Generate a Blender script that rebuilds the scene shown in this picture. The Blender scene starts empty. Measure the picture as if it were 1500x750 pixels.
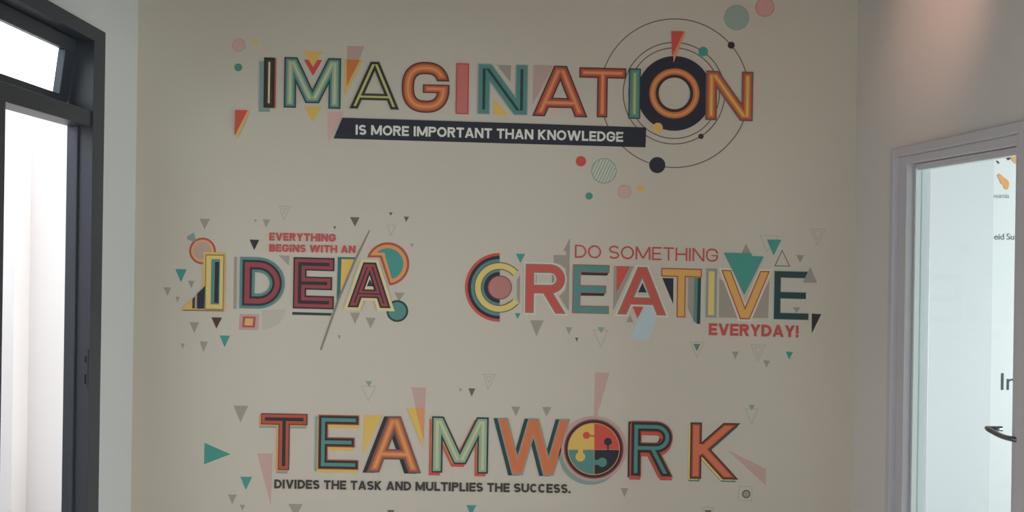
import bpy, bmesh, math
from mathutils import Vector, Matrix
from mathutils.geometry import delaunay_2d_cdt
C = bpy.context.scene.collection
SC = bpy.context.scene

# ------------------------------------------------------------------ camera
F = 1150.0; PX, PY = 696.0, 339.0          # focal length and optical axis, in the 1500 x 750 frame
ROLL, YAW, EYE, DIST = 0.0152, 0.0235, 1.69, 3.75
_f = Vector((math.sin(YAW), math.cos(YAW), 0)); _r = Vector((math.cos(YAW), -math.sin(YAW), 0)); _u = Vector((0, 0, 1))
RI = _r*math.cos(ROLL) + _u*math.sin(ROLL); UI = _u*math.cos(ROLL) - _r*math.sin(ROLL)
cd = bpy.data.cameras.new('camera'); cam = bpy.data.objects.new('camera', cd); C.objects.link(cam)
M3 = Matrix((RI, UI, -_f)).transposed()
cam.matrix_world = Matrix.Translation((0, 0, EYE)) @ M3.to_4x4()
cd.sensor_width = 36; cd.lens = F/1500*36
cd.shift_x = (750-PX)/1500; cd.shift_y = -(375-PY)/1500; cd.clip_start = .02
SC.camera = cam
vs = SC.view_settings
vs.view_transform = 'Standard'; vs.look = 'None'; vs.gamma = 1; vs.use_curve_mapping = False
vs.exposure = 0.18

# ------------------------------------------------------------------ daylight, lamps and added fill lights
w = bpy.data.worlds.new('sky'); SC.world = w; w.use_nodes = True
bg = w.node_tree.nodes['Background']; bg.inputs[0].default_value = (.90, .95, 1, 1); bg.inputs[1].default_value = 3.0
def area(name, loc, rot, sx, sy, power, col):
    l = bpy.data.lights.new(name, 'AREA'); l.shape = 'RECTANGLE'; l.size = sx; l.size_y = sy; l.energy = power; l.color = col
    o = bpy.data.objects.new(name, l); C.objects.link(o); o.location = loc; o.rotation_euler = rot; return o
area('rear_fill_light', (0.1, -2.35, 0.8), (math.radians(90), 0, 0), 2.4, .8, 2, (1, .965, .90))  # added fill behind the camera, in an invented rear opening
area('side_fill_light', (-1.7, -1.0, 1.05), (math.radians(90), 0, math.radians(-90)), 1.5, 1.2, 17, (1, .965, .91))  # added fill from an invented left opening, to brighten the right wall
area('adjoining_room_lamp', (3.6, 4.2, 2.85), (0, 0, 0), 1.6, 1.6, 5, (.93, .98, 1))
area('adjoining_fill_light', (5.6, 2.2, .85), (math.radians(90), 0, math.radians(90)), 1.8, 1.2, 165, (.90, .96, 1))  # added unseen fill, no window here; shines through glass door onto left wall
sp = bpy.data.lights.new('warm_downlight', 'SPOT'); sp.energy = 10; sp.color = (1, .55, .42); sp.spot_size = math.radians(62); sp.spot_blend = 1; sp.shadow_soft_size = .05
spo = bpy.data.objects.new('warm_downlight', sp); C.objects.link(spo); spo.location = (1.15, 2.75, 2.93)
spo.rotation_euler = (Vector((1.86, 3.0, 2.62))-Vector(spo.location)).to_track_quat('-Z', 'Y').to_euler()

# ------------------------------------------------------------------ materials
def lin(c):
    c = c/255
    return c/12.92 if c <= .04045 else ((c+.055)/1.055)**2.4
MATS = {}
def mat(name, rgb, rough=.6, metal=0, spec=.3, bump=0, scale=200, vary=0):
    m = bpy.data.materials.new(name); m.use_nodes = True; nt = m.node_tree
    b = nt.nodes['Principled BSDF']; c = tuple(lin(x) for x in rgb)+(1,)
    b.inputs['Base Color'].default_value = c; b.inputs['Roughness'].default_value = rough
    b.inputs['Metallic'].default_value = metal; b.inputs['Specular IOR Level'].default_value = spec
    if bump or vary:
        tc = nt.nodes.new('ShaderNodeTexCoord'); n = nt.nodes.new('ShaderNodeTexNoise'); n.inputs['Scale'].default_value = scale; n.inputs['Detail'].default_value = 4
        nt.links.new(tc.outputs['Object'], n.inputs['Vector'])
        if bump:
            bp = nt.nodes.new('ShaderNodeBump'); bp.inputs['Strength'].default_value = bump; bp.inputs['Distance'].default_value = .002
            nt.links.new(n.outputs['Fac'], bp.inputs['Height']); nt.links.new(bp.outputs['Normal'], b.inputs['Normal'])
        if vary:
            n2 = nt.nodes.new('ShaderNodeTexNoise'); n2.inputs['Scale'].default_value = 2.2; n2.inputs['Detail'].default_value = 3
            nt.links.new(tc.outputs['Object'], n2.inputs['Vector'])
            mx = nt.nodes.new('ShaderNodeMix'); mx.data_type = 'RGBA'
            mx.inputs[6].default_value = c; mx.inputs[7].default_value = tuple(x*(1-vary) for x in c[:3])+(1,)
            nt.links.new(n2.outputs['Fac'], mx.inputs[0]); nt.links.new(mx.outputs[2], b.inputs['Base Color'])
    MATS[name] = m; return m
mural_paint = mat('mural_wall_paint', (226, 217, 201), .7, bump=.25, scale=160, vary=.05)
side_paint = mat('side_wall_paint', (222, 222, 219), .65, bump=.2, scale=160, vary=.03)
right_paint = mat('right_wall_paint', (228, 223, 218), .6, bump=.2, scale=160, vary=.04)
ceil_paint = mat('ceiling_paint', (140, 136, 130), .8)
floor_mat = mat('floor_tile', (205, 200, 190), .35, vary=.08)
out_paint = mat('courtyard_paint', (228, 224, 224), .8, vary=.03)
ground_mat = mat('courtyard_ground', (150, 146, 142), .8, vary=.1)
dark_metal = mat('dark_grey_aluminium', (60, 64, 72), .42, 0, .5)
grey_metal = mat('grey_door_paint', (206, 203, 209), .4, 0, .5)
bead_mat = mat('pale_glazing_bead', (205, 212, 212), .4)
steel = mat('brushed_steel', (120, 122, 125), .3, .9)
black_hole = mat('black_slot', (15, 15, 17), .6)
def glass(name, col):
    m = bpy.data.materials.new(name); m.use_nodes = True; nt = m.node_tree; nt.nodes.clear()
    o = nt.nodes.new('ShaderNodeOutputMaterial'); mx = nt.nodes.new('ShaderNodeMixShader'); t = nt.nodes.new('ShaderNodeBsdfTransparent'); g = nt.nodes.new('ShaderNodeBsdfGlossy')
    t.inputs[0].default_value = col; g.inputs[1].default_value = .03; mx.inputs[0].default_value = .02
    nt.links.new(t.outputs[0], mx.inputs[1]); nt.links.new(g.outputs[0], mx.inputs[2]); nt.links.new(mx.outputs[0], o.inputs[0]); return m
pane_mat = glass('clear_glass', (.93, .97, .97, 1))

# ink colours of the stickers, given as they read beside a wall that reads WREF
WREF = (142, 136, 125); WALB = (226, 217, 201)
INK = dict(black=(38, 37, 39), navy=(34, 35, 41), dteal=(38, 80, 76), dgreen=(34, 50, 50), brown=(60, 42, 37), maroon=(108, 50, 54), green=(74, 108, 88), text=(48, 46, 45),
    mustard=(156, 128, 66), yellow=(156, 138, 82), peach=(157, 118, 82), lorange=(157, 106, 68), orange=(146, 84, 50), pink=(146, 120, 113), cream=(154, 143, 106), white=(157, 154, 147), halo=(150, 145, 133), lblue=(130, 142, 142), red=(146, 58, 52), rust=(126, 60, 46), salmon=(150, 82, 58), pinkred=(142, 80, 78), dred=(136, 58, 54), teal=(52, 104, 95), bteal=(62, 97, 92), gteal=(92, 110, 104), lsage=(134, 138, 108), sage=(108, 122, 100), olive=(132, 130, 76), grey=(112, 105, 97), faint=(126, 120, 110), amber=(157, 117, 64), crimson=(138, 62, 56), haze=(114, 123, 114), slate=(98, 90, 82), mauve=(132, 112, 105), lgrey=(133, 127, 117), ink=(76, 68, 62), rose=(128, 86, 82), lime=(140, 148, 90))
for k, v in INK.items():
    alb = [min(.92, lin(a)/lin(b)*lin(c)) for a, b, c in zip(v, WREF, WALB)]
    m = mat('vinyl_'+k, (0, 0, 0), .55, spec=.25); m.node_tree.nodes['Principled BSDF'].inputs['Base Color'].default_value = (*alb, 1)
def ink(k): return MATS['vinyl_'+k]

# ------------------------------------------------------------------ helpers
def tag(o, label=None, cat=None, group=None, kind=None):
    if label: o['label'] = label
    if cat: o['category'] = cat
    if group: o['group'] = group
    if kind: o['kind'] = kind
    return o
def empty(name, loc=(0, 0, 0)):
    o = bpy.data.objects.new(name, None); C.objects.link(o); o.location = loc; o.empty_display_size = .05; return o
def ray(px, py):
    a = (px-PX)/F; b = -(py-PY)/F
    return _f + RI*a + UI*b
def on_wall(px, py):
    d = ray(px, py); t = DIST/d.y
    return Vector((d.x*t, EYE+d.z*t))
def finish(name, bm, m, parent=None, org=None, smooth=False):
    me = bpy.data.meshes.new(name)
    if org is not None: bmesh.ops.translate(bm, verts=bm.verts, vec=-Vector(org))
    bm.to_mesh(me); bm.free(); me.materials.append(m)
    if smooth:
        for p in me.polygons: p.use_smooth = True
    o = bpy.data.objects.new(name, me); C.objects.link(o)
    if parent: o.parent = parent
    elif org is not None: o.location = org
    return o
def addbox(bm, a, b, bev=0):
    x0, y0, z0 = [min(p, q) for p, q in zip(a, b)]; x1, y1, z1 = [max(p, q) for p, q in zip(a, b)]
    r = bmesh.ops.create_cube(bm, size=1, matrix=Matrix.Translation(((x0+x1)/2, (y0+y1)/2, (z0+z1)/2)) @ Matrix.Diagonal((x1-x0, y1-y0, z1-z0, 1)))
    if bev:
        es = list({e for v in r['verts'] for e in v.link_edges})
        bmesh.ops.bevel(bm, geom=es, offset=bev, segments=2, affect='EDGES', profile=.5)
def boxes(name, bl, m, parent=None, bev=0, org=None):
    bm = bmesh.new()
    for a, b in bl: addbox(bm, a, b, bev)
    return finish(name, bm, m, parent, org)
def structure(o): o['kind'] = 'structure'; return o

# flat vinyl: union of outlines (minus / clipped to others), cut as one thin sheet on the mural wall
def ccw(p):
    s = sum(a[0]*b[1]-b[0]*a[1] for a, b in zip(p, p[1:]+p[:1]))
    return p if s > 0 else p[::-1]
STEP = .00035
def sheet(name, adds, layer, ink_name, parent=None, subs=(), clips=(), org=None, m=None):
    polys = [ccw(list(p)) for p in list(adds)+list(subs)+list(clips)]
    nA, nS = len(adds), len(subs); vs_, fs = [], []
    for p in polys:
        fs.append(list(range(len(vs_), len(vs_)+len(p)))); vs_ += [Vector(q) for q in p]
    ov, oe, of, a_, b_, src = delaunay_2d_cdt(vs_, [], fs, 0, 1e-4)
    bm = bmesh.new(); y = DIST - STEP*layer
    bv = [bm.verts.new((q.x, y, q.y)) for q in (on_wall(v.x, v.y) for v in ov)]
    for f, s in zip(of, src):
        if not any(i < nA for i in s) or any(nA <= i < nA+nS for i in s): continue
        if clips and not any(i >= nA+nS for i in s): continue
        try: fc = bm.faces.new([bv[i] for i in f])
        except ValueError: continue
        fc.normal_update()
        if fc.normal.y > 0: fc.normal_flip()
    loose = [v for v in bm.verts if not v.link_faces]; bmesh.ops.delete(bm, geom=loose, context='VERTS')
    be = [e for e in bm.edges if len(e.link_faces) == 1]          # cut edge of the vinyl
    r = bmesh.ops.extrude_edge_only(bm, edges=be)
    bmesh.ops.translate(bm, verts=[g for g in r['geom'] if isinstance(g, bmesh.types.BMVert)], vec=(0, STEP*.95, 0))
    return finish(name, bm, m or ink(ink_name), parent, org)
def centre(pts):
    q = on_wall(sum(p[0] for p in pts)/len(pts), sum(p[1] for p in pts)/len(pts)); return (q.x, DIST, q.y)
def circ(cx, cy, r, n=64, ry=None, a0=0, a1=360):
    ry = ry or r; k = n if a1-a0 >= 360 else n+1
    return [(cx+r*math.cos(math.radians(a0+(a1-a0)*i/n)), cy+ry*math.sin(math.radians(a0+(a1-a0)*i/n))) for i in range(k)]
def rect(x0, y0, x1, y1): return [(x0, y0), (x1, y0), (x1, y1), (x0, y1)]
def seg(p, q, h, ext=0):
    dx, dy = q[0]-p[0], q[1]-p[1]; L = math.hypot(dx, dy); dx /= L; dy /= L
    p = (p[0]-dx*ext, p[1]-dy*ext); q = (q[0]+dx*ext, q[1]+dy*ext)
    return [(p[0]-dy*h, p[1]+dx*h), (q[0]-dy*h, q[1]+dx*h), (q[0]+dy*h, q[1]-dx*h), (p[0]+dy*h, p[1]-dx*h)]
def clip(poly, x0, y0, x1, y1):
    for ax, lim, sg in ((0, x0, 1), (0, x1, -1), (1, y0, 1), (1, y1, -1)):
        out = []
        for a, b in zip(poly, poly[1:]+poly[:1]):
            da, db = sg*(a[ax]-lim), sg*(b[ax]-lim)
            if da >= 0: out.append(a)
            if (da >= 0) != (db >= 0):
                t = da/(da-db); out.append((a[0]+(b[0]-a[0])*t, a[1]+(b[1]-a[1])*t))
        poly = out
        if not poly: return []
    return poly
def ribbon(pts, h, trim0=0, trim1=0):
    def cut(p, t):
        p = list(p)
        while t > 0 and len(p) > 2:
            L = math.hypot(p[1][0]-p[0][0], p[1][1]-p[0][1])
            if L > t: p[0] = (p[0][0]+(p[1][0]-p[0][0])*t/L, p[0][1]+(p[1][1]-p[0][1])*t/L); break
            t -= L; p.pop(0)
        return p
    pts = [a for a, b in zip(pts, [(9e9, 0)]+list(pts)) if math.hypot(a[0]-b[0], a[1]-b[1]) > 1e-3]
    p = cut(pts, trim0); p = cut(p[::-1], trim1)[::-1]
    out = []
    for i, (a, b) in enumerate(zip(p, p[1:])):                    # one quad per step, edges shared at mitres
        out.append((a, b))
    nrm = []
    for i in range(len(p)):
        a = p[max(0, i-1)]; b = p[min(len(p)-1, i+1)]; dx, dy = b[0]-a[0], b[1]-a[1]; L = math.hypot(dx, dy) or 1
        nrm.append((-dy/L, dx/L))
    A = [(q[0]+n[0]*h, q[1]+n[1]*h) for q, n in zip(p, nrm)]; B = [(q[0]-n[0]*h, q[1]-n[1]*h) for q, n in zip(p, nrm)]
    return [[A[i], A[i+1], B[i+1], B[i]] for i in range(len(p)-1)]
def arc(cx, cy, rx, ry, a0, a1, n=22):
    return [(cx+rx*math.cos(math.radians(a0+(a1-a0)*i/n)), cy+ry*math.sin(math.radians(a0+(a1-a0)*i/n))) for i in range(n+1)]

# outline of a capital at stroke half-width h (W is its full half-width); y up, baseline 0
def glyph(ch, w, H, W, h, o={}):
    s = W-h; A = []; S = []
    R = lambda x0, y0, x1, y1: A.append(rect(x0, y0, x1, y1))
    K = lambda p: A.append(clip(p, s, s, w-s, H-s))
    B = lambda p: A.append(clip(p, -99, s, w+99, H-s))
    stem = lambda x=W: R(x-h, s, x+h, H-s)
    if ch == 'I': R(s, s, w-s, H-s)
    elif ch == 'T': R(s, H-2*W+s, w-s, H-s); stem(w/2)
    elif ch == 'L': stem(); R(s, s, w-s, 2*W-s)
    elif ch == 'H': stem(); stem(w-W); R(W, H/2-h, w-W, H/2+h)
    elif ch == 'E':
        stem(); mw = w*o.get('mid', .92)
        R(s, H-2*W+s, w-s, H-s); R(s, H/2-h, mw-s, H/2+h); R(s, s, w-s, 2*W-s)
    elif ch == 'N':
        stem(); stem(w-W); K(seg((W*.95, H), (w-W*.95, 0), h, 20))
    elif ch == 'M':
        stem(); stem(w-W); v = H*o.get('v', .1); hx = W*1.15
        for sg in (1, -1):
            p = seg((w/2-sg*(w/2-W), H), (w/2, v), h, 30)
            A.append(clip(p, (s if sg > 0 else w/2-h*1.0), v+s, (w/2+h*1.0 if sg > 0 else w-s), H-s))
    elif ch in 'AV':
        run = w/2-W*1.1; hx = W*math.hypot(H, run)/H; f = (lambda y: y) if ch == 'A' else (lambda y: H-y)
        for sg in (1, -1):
            B(seg((w/2-sg*(w/2-hx), f(0)), (w/2, f(H)), h, 30))
        if ch == 'A':
            cb = H*o.get('bar', .27); k = (w/2-hx)*(1-cb/H); R(w/2-k, cb-h*.85, w/2+k, cb+h*.85)
    elif ch == 'W':
        q = w*.25; hx = W*math.hypot(H, q)/H
        b1, b2 = hx+(w/2-hx)/2, w-hx-(w/2-hx)/2
        for p, q2 in (((hx, H), (b1, 0)), ((w/2, H), (b1, 0)), ((w/2, H), (b2, 0)), ((w-hx, H), (b2, 0))): B(seg(p, q2, h, 30))
    elif ch == 'K':
        stem(); j = H*.44
        K(seg((W*1.2, j), (w-W*1.5, H), h, 40)); K(seg((W*2.0, j+W*1.1), (w-W*1.6, 0), h, 40))
        A[-1] = clip(A[-1], W, -9, 999, H*.62); A[-2] = clip(A[-2], W, j-W*.2, 999, 999)
    elif ch == 'Y':
        j = H*.42; hx = W*1.15
        B(seg((hx, H), (w/2, j), h, 30)); A[-1] = clip(A[-1], -9, j-W*.3, w/2+h, 999)
        B(seg((w-hx, H), (w/2, j), h, 30)); A[-1] = clip(A[-1], w/2-h, j-W*.3, 999, 999); R(w/2-h, s, w/2+h, j)
    elif ch in 'DPRB':
        stem()
        def bowl(y0, y1, xe):
            r = (y1-y0)/2-W; xr = min(r*1.05, xe-3*W)
            pts = [(W, y1-W), (xe-W-xr, y1-W)]+arc(xe-W-xr, (y0+y1)/2, xr, r, 90, -90)+[(W, y0+W)]
            A.extend(ribbon(pts, h))
        if ch == 'D': bowl(0, H, w)
        if ch in 'PR':
            yb = H*o.get('bowl', .42); bowl(yb, H, w*(.97 if ch == 'R' else 1))
        if ch == 'B': bowl(0, H*.54+W*.3, w); bowl(H*.54-W*1.2, H, w*.95)
        if ch == 'R': B(seg((w*.5, yb+W), (w-W*1.2, 0), h, 30)); A[-1] = clip(A[-1], -9, -9, 999, yb+W)
    elif ch == 'O':
        A.append(circ(w/2, H/2, w/2-s, 72, H/2-s)); S.append(circ(w/2, H/2, w/2-2*W+s, 72, H/2-2*W+s))
    elif ch == 'C':
        A.extend(ribbon(arc(w/2, H/2, w/2-W, H/2-W, 42, 318, 40), h, s, s))
    elif ch == 'G':
        def sup(a):
            c, n = math.cos(math.radians(a)), math.sin(math.radians(a)); e = 2/2.5
            return (w/2+(w/2-W)*math.copysign(abs(c)**e, c), H/2+(H/2-W)*math.copysign(abs(n)**e, n))
        A.extend(ribbon([sup(2+(358-2)*i/60) for i in range(61)], h, 0, 0))
        yb = H*.475; R(w*.44+s, yb-h*.7, w-s, yb+h*.7); S.append(rect(w*.6, yb+h*.7, w+9, H*.625+s))
    elif ch == 'S':
        ry = (H/2-W)/2; rx = w/2-W
        A.extend(ribbon(arc(w/2, H/2+ry, rx, ry, 25, 270)+arc(w/2, H/2-ry, rx, ry, 90, -155)[1:], h, s, s))
    elif ch == 'U':
        r = w/2-W; A.extend(ribbon([(W, H), (W, W+r)]+arc(w/2, W+r, r, r, 180, 360)[1:-1]+[(w-W, W+r), (w-W, H)], h, s, s))
    elif ch == '!': R(w/2-W, H*.3, w/2+W, H); R(w/2-W, 0, w/2+W, 2*W)
    elif ch == '.': R(0, 0, 2*W, 2*W)
    return [p for p in A if len(p) > 2], S
LEAN = .016
def place(polys, ox, oy, sl): return [[(ox+x+y*LEAN, oy+x*sl-y) for x, y in p] for p in polys]

def letter(ch, x, y, wd, H, W, sl, layers, label, group, base=8, under=(), opts={}, name='letter', extra=None):
    """x, y: left end of the baseline.  under: (part, dx, dy, half-width, ink) cut behind; layers: (part, half-width, ink) on top"""
    org = on_wall(x+wd/2, y); org = (org.x, DIST, org.y)
    t = empty(name, org); tag(t, label, 'letter', group)
    for i, (pn, dx, dy, h, k) in enumerate(under):
        A, S = glyph(ch, wd, H, W, h, opts)
        sheet(pn, place(A, x+dx, y+dy, sl), base-len(under)+i, k, t, place(S, x+dx, y+dy, sl), org=org)
    for i, (pn, h, k) in enumerate(layers):
        A, S = glyph(ch, wd, H, W, h, opts)
        sheet(pn, place(A, x, y, sl), base+i, k, t, place(S, x, y, sl), org=org)
    return t, org

CW = dict(I=0, M=.95, W=1.22, T=.68, E=.62, L=.58, S=.66, O=.84, D=.74, R=.70, A=.80, N=.76, P=.68, H=.76, K=.74, G=.78, U=.76, V=.78, Y=.74, B=.70, C=.74)
def lettering(words, x0, y0, x1, H, W, sl, k, parent, org, layer=8, gap=.075, space=.34):
    chars = ' '.join(words); wid = lambda c: 2*W if c in 'I!.' else CW[c]*H
    tot = sum(space*H if c == ' ' else wid(c)+gap*H for c in chars)-gap*H
    f = (x1-x0)/tot; x = 0
    for wd in words:
        P, Sb = [], []
        for c in wd:
            cw = wid(c)*f if c not in 'I!.' else wid(c)
            A, S = glyph(c, cw, H, W, W)
            if c == '!': A, S = [rect(0, H*.3, cw, H), rect(0, 0, cw, 2*W)], []
            P += place(A, x0+x, y0+x*sl, sl); Sb += place(S, x0+x, y0+x*sl, sl); x += (wid(c)+gap*H)*f
        sheet('word', P, layer, k, parent, Sb, org=org); x += space*H*f

def poly(pts, k, label, cat, group=None, layer=2, name=None):
    o = sheet(name or cat+'_decal', [pts], layer, k, org=centre(pts)); return tag(o, label, cat, group)
def tri(x0, x1, y, xt, yt, k, label, group, layer=2):
    return poly([(x0, y), (x1, y+.025*(x1-x0)), (xt, yt)], k, label, 'triangle', group, layer, 'triangle_decal')
def inset(pts, d):
    cx = sum(p[0] for p in pts)/3; cy = sum(p[1] for p in pts)/3
    n = len(pts); out = []
    P = ccw(list(pts))
    for i in range(n):
        a, b, c = P[i-1], P[i], P[(i+1) % n]
        def nm(p, q):
            dx, dy = q[0]-p[0], q[1]-p[1]; L = math.hypot(dx, dy); return (-dy/L, dx/L)
        n1, n2 = nm(a, b), nm(b, c); k = d/(1+n1[0]*n2[0]+n1[1]*n2[1])
        out.append((b[0]+(n1[0]+n2[0])*k, b[1]+(n1[1]+n2[1])*k))
    return out
def outline_tri(pts, k, label, group, wd=1.1, inner=None, double=False, layer=2):
    org = centre(pts); t = empty('outlined_triangle_decal', org); tag(t, label, 'triangle', group)
    sheet('outline', [pts], layer, k, t, [inset(pts, wd)], org=org)
    if double:
        q = inset(pts, wd*3.2); sheet('inner_outline', [q], layer, k, t, [inset(q, wd)], org=org)
    if inner: sheet('inner_triangle', [inner[0]], layer+1, inner[1], t, org=org)
    return t
def dot(cx, cy, r, k, label, group, layer=2, rim=None, hatch=None):
    org = centre([(cx, cy)]); n = 64
    if not rim and not hatch: return tag(sheet('circle_decal', [circ(cx, cy, r, n)], layer, k, org=org), label, 'circle', group)
    t = empty('circle_decal', org); tag(t, label, 'circle', group)
    sheet('disc', [circ(cx, cy, r, n)], layer, rim or k, t, org=org)
    if rim: sheet('face', [circ(cx, cy, r-1.1, n)], layer+1, k, t, org=org)
    if hatch:
        kk, stepw, ang, hw = hatch; L = []
        d = -r
        while d < r:
            nx, ny = math.cos(math.radians(ang)), math.sin(math.radians(ang))
            c = (cx+nx*d, cy+ny*d); L.append(seg((c[0]-ny*r, c[1]+nx*r), (c[0]+ny*r, c[1]-nx*r), hw)); d += stepw
        sheet('stripes', L, layer+2, kk, t, clips=[circ(cx, cy, r-1.4, n)], org=org)
    return t
def spike(pts, k, k2, label, group, ang, stepw=2.6, hw=.55, layer=2, more=()):
    org = centre(pts); t = empty('spike_decal', org); tag(t, label, 'triangle', group)
    sheet('face', [pts], layer, k, t, org=org)
    cx = sum(p[0] for p in pts)/len(pts); cy = sum(p[1] for p in pts)/len(pts); L = []; d = -70; nx, ny = math.cos(math.radians(ang)), math.sin(math.radians(ang))
    while d < 70:
        c = (cx+nx*d, cy+ny*d); L.append(seg((c[0]-ny*90, c[1]+nx*90), (c[0]+ny*90, c[1]-nx*90), hw)); d += stepw
    sheet('stripes', L, layer+1, k2, t, clips=[pts], org=org)
    for pn, pp, kk in more: sheet(pn, [pp], layer+2, kk, t, org=org)
    return t

# ------------------------------------------------------------------ the room
LX = -1.521; RX0 = 1.923; RSL = .079                    # left wall; right wall runs x = RX0 - RSL*(DIST-y)
CEIL = 3.0; BACK = -2.2
LEFT_END = 3.386; LTOP = 2.514; LSTART = 1.55           # opening in the left wall
structure(boxes('wall_mural', [((LX-.2, DIST, -.05), (RX0+.3, DIST+.2, CEIL))], mural_paint))
structure(boxes('wall_left', [((LX-.1, LEFT_END, 0), (LX, DIST, CEIL)), ((LX-.1, LSTART, LTOP), (LX, LEFT_END, CEIL)), ((LX-.1, BACK, 0), (LX, -1.8, CEIL)), ((LX-.1, -.2, 0), (LX, LSTART, CEIL)), ((LX-.1, -1.8, 0), (LX, -.2, .5)), ((LX-.1, -1.8, 1.8), (LX, -.2, CEIL))], side_paint))  # opening behind the camera is added to admit the side fill
def rw(y, off=0): return RX0-RSL*(DIST-y)+off           # off > 0: into the adjoining room
def rbox(bm, y0, y1, o0, o1, z0, z1):
    vv = [bm.verts.new(p) for p in ((rw(y0, o0), y0, z0), (rw(y0, o1), y0, z0), (rw(y1, o1), y1, z0), (rw(y1, o0), y1, z0), (rw(y0, o0), y0, z1), (rw(y0, o1), y0, z1), (rw(y1, o1), y1, z1), (rw(y1, o0), y1, z1))]
    for f in ((0, 3, 2, 1), (4, 5, 6, 7), (0, 1, 5, 4), (1, 2, 6, 5), (2, 3, 7, 6), (3, 0, 4, 7)): bm.faces.new([vv[i] for i in f])
def rboxes(name, L, m, parent=None, bev=0):
    bm = bmesh.new()
    for b in L: rbox(bm, *b)
    bmesh.ops.recalc_face_normals(bm, faces=bm.faces)
    if bev: bmesh.ops.bevel(bm, geom=list(bm.edges), offset=bev, segments=2, affect='EDGES', profile=.5)
    return finish(name, bm, m, parent)
D0, D1, DT = 2.474, 3.308, 2.033                          # right doorway: near side, far side, head
structure(rboxes('wall_right', [(D1, DIST, 0, .1, 0, CEIL), (D0, D1, 0, .1, DT, CEIL), (BACK, D0, 0, .1, 0, CEIL)], right_paint))
structure(boxes('wall_rear', [((LX, BACK-.1, 0), (-1.2, BACK, CEIL)), ((1.3, BACK-.1, 0), (1.6, BACK, CEIL)), ((-1.2, BACK-.1, 1.25), (1.3, BACK, CEIL)), ((-1.2, BACK-.1, 0), (1.3, BACK, .4))], side_paint))  # opening is added to admit the rear fill and sky
structure(boxes('floor', [((LX-.1, BACK-.1, -.05), (RX0+.1, DIST, 0))], floor_mat))
structure(boxes('ceiling', [((LX-.1, BACK-.1, CEIL), (RX0+.3, DIST+.2, CEIL+.05))], ceil_paint))

# left doorway: dark aluminium frame with an open top-hung transom
d1 = structure(empty('door_1', (LX, 2.9137, 0)))
def part(name, bl, m, par, bev=.002, o=(LX, 2.9137, 0)):
    bm = bmesh.new()
    for a, b in bl: addbox(bm, a, b, bev)
    return finish(name, bm, m, par, o)
JI = 3.281; DEEP = LX-.095
part('jamb', [((DEEP, JI+.0015, 0), (LX+.012, LEFT_END, LTOP))], dark_metal, d1)
part('head', [((DEEP, LSTART, 2.455), (LX+.012, JI+.006, LTOP))], dark_metal, d1)
part('transom_bar', [((DEEP, LSTART, 2.10), (LX+.004, JI+.006, 2.165))], dark_metal, d1)
part('mullion', [((DEEP, 2.58, 0), (LX+.004, 2.668, 2.10))], dark_metal, d1)
part('jamb_stop', [((LX-.062, JI-.012, 0), (LX-.045, JI+.006, 2.10))], dark_metal, d1)
sk = part('strike_plate', [((LX-.012, JI-.0025, 1.02), (LX+.006, JI, 1.18))], dark_metal, d1, .0006)
part('latch_slot', [((LX-.006, JI-.0032, 1.125), (LX+.001, JI-.0024, 1.15)), ((LX-.006, JI-.0032, 1.035), (LX+.001, JI-.0024, 1.075))], black_hole, sk, 0)
# sash: hinged at its top edge, foot pushed out
bm = bmesh.new(); Y0, Y1 = 1.62, 3.268; sx = -.03
for a, b in (((sx, Y0, -.055), (0, Y1, 0)), ((sx, Y0, -.29), (0, Y1, -.235)), ((sx, 3.196, -.235), (0, Y1, -.055)), ((sx, Y0, -.235), (0, Y0+.07, -.055))): addbox(bm, a, b, .002)
hinge = Matrix.Translation((LX-.055, 0, 2.452)) @ Matrix.Rotation(math.radians(7), 4, 'Y')
bmesh.ops.transform(bm, matrix=hinge, verts=bm.verts)
sash = finish('transom_sash', bm, dark_metal, d1, (LX, 2.9137, 0))
bm = bmesh.new(); addbox(bm, (sx*.6, Y0+.06, -.245), (sx*.4, 3.206, -.045)); bmesh.ops.transform(bm, matrix=hinge, verts=bm.verts)
finish('glass_pane', bm, pane_mat, sash, (LX, 2.9137, 0))

# courtyard outside the left doorway
structure(boxes('wall_courtyard', [((-4.2, 4.45, -.02), (LX-.1, 4.6, 2.38)), ((-3.9, 4.3, -.02), (-2.385, 4.45, 2.38)), ((-4.2, .6, -.02), (-4.0, 4.45, 2.38)), ((-4.0, .6, -.02), (LX-.1, .8, 2.38))], out_paint))  # last two boxes: unseen walls added to block sky and grade the seen wall
structure(boxes('ground_courtyard', [((-7, -1, -.07), (LX-.1, 5.8, -.02))], ground_mat))

# right doorway: grey door frame and glazed door
d2 = structure(empty('door_2', (0, 0, 0)))
AR = .036
rboxes('architrave', [(D1, D1+AR, -.028, 0, 0, DT+AR), (D0, D1, -.028, 0, DT, DT+AR), (D0-.06, D0, -.028, 0, 0, DT+AR)], grey_metal, d2, .003)
rboxes('door_frame', [(3.242, D1, -.004, .1, 0, DT), (D0+.023, 3.242, -.004, .1, DT-.032, DT), (D0, D0+.023, -.02, .1, 0, DT)], grey_metal, d2, .002)
L0, L1, LT = D0+.027, 3.241, DT-.034; G0, G1, GT = L0+.05, 3.2365, LT-.014
leaf = rboxes('door_leaf', [(G1, L1, .03, .07, .012, LT), (G0, G1, .03, .07, GT, LT), (L0, G0, .03, .07, .012, LT), (G0, G1, .03, .07, .012, .14)], grey_metal, d2, .002)
rboxes('glazing_bead', [(G1-.014, G1, .026, .074, .14, GT), (G0, G1-.014, .034, .066, GT-.012, GT)], bead_mat, leaf)
rboxes('glass_pane', [(G0, G1-.014, .047, .053, .14, GT-.012)], pane_mat, leaf)
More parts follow.
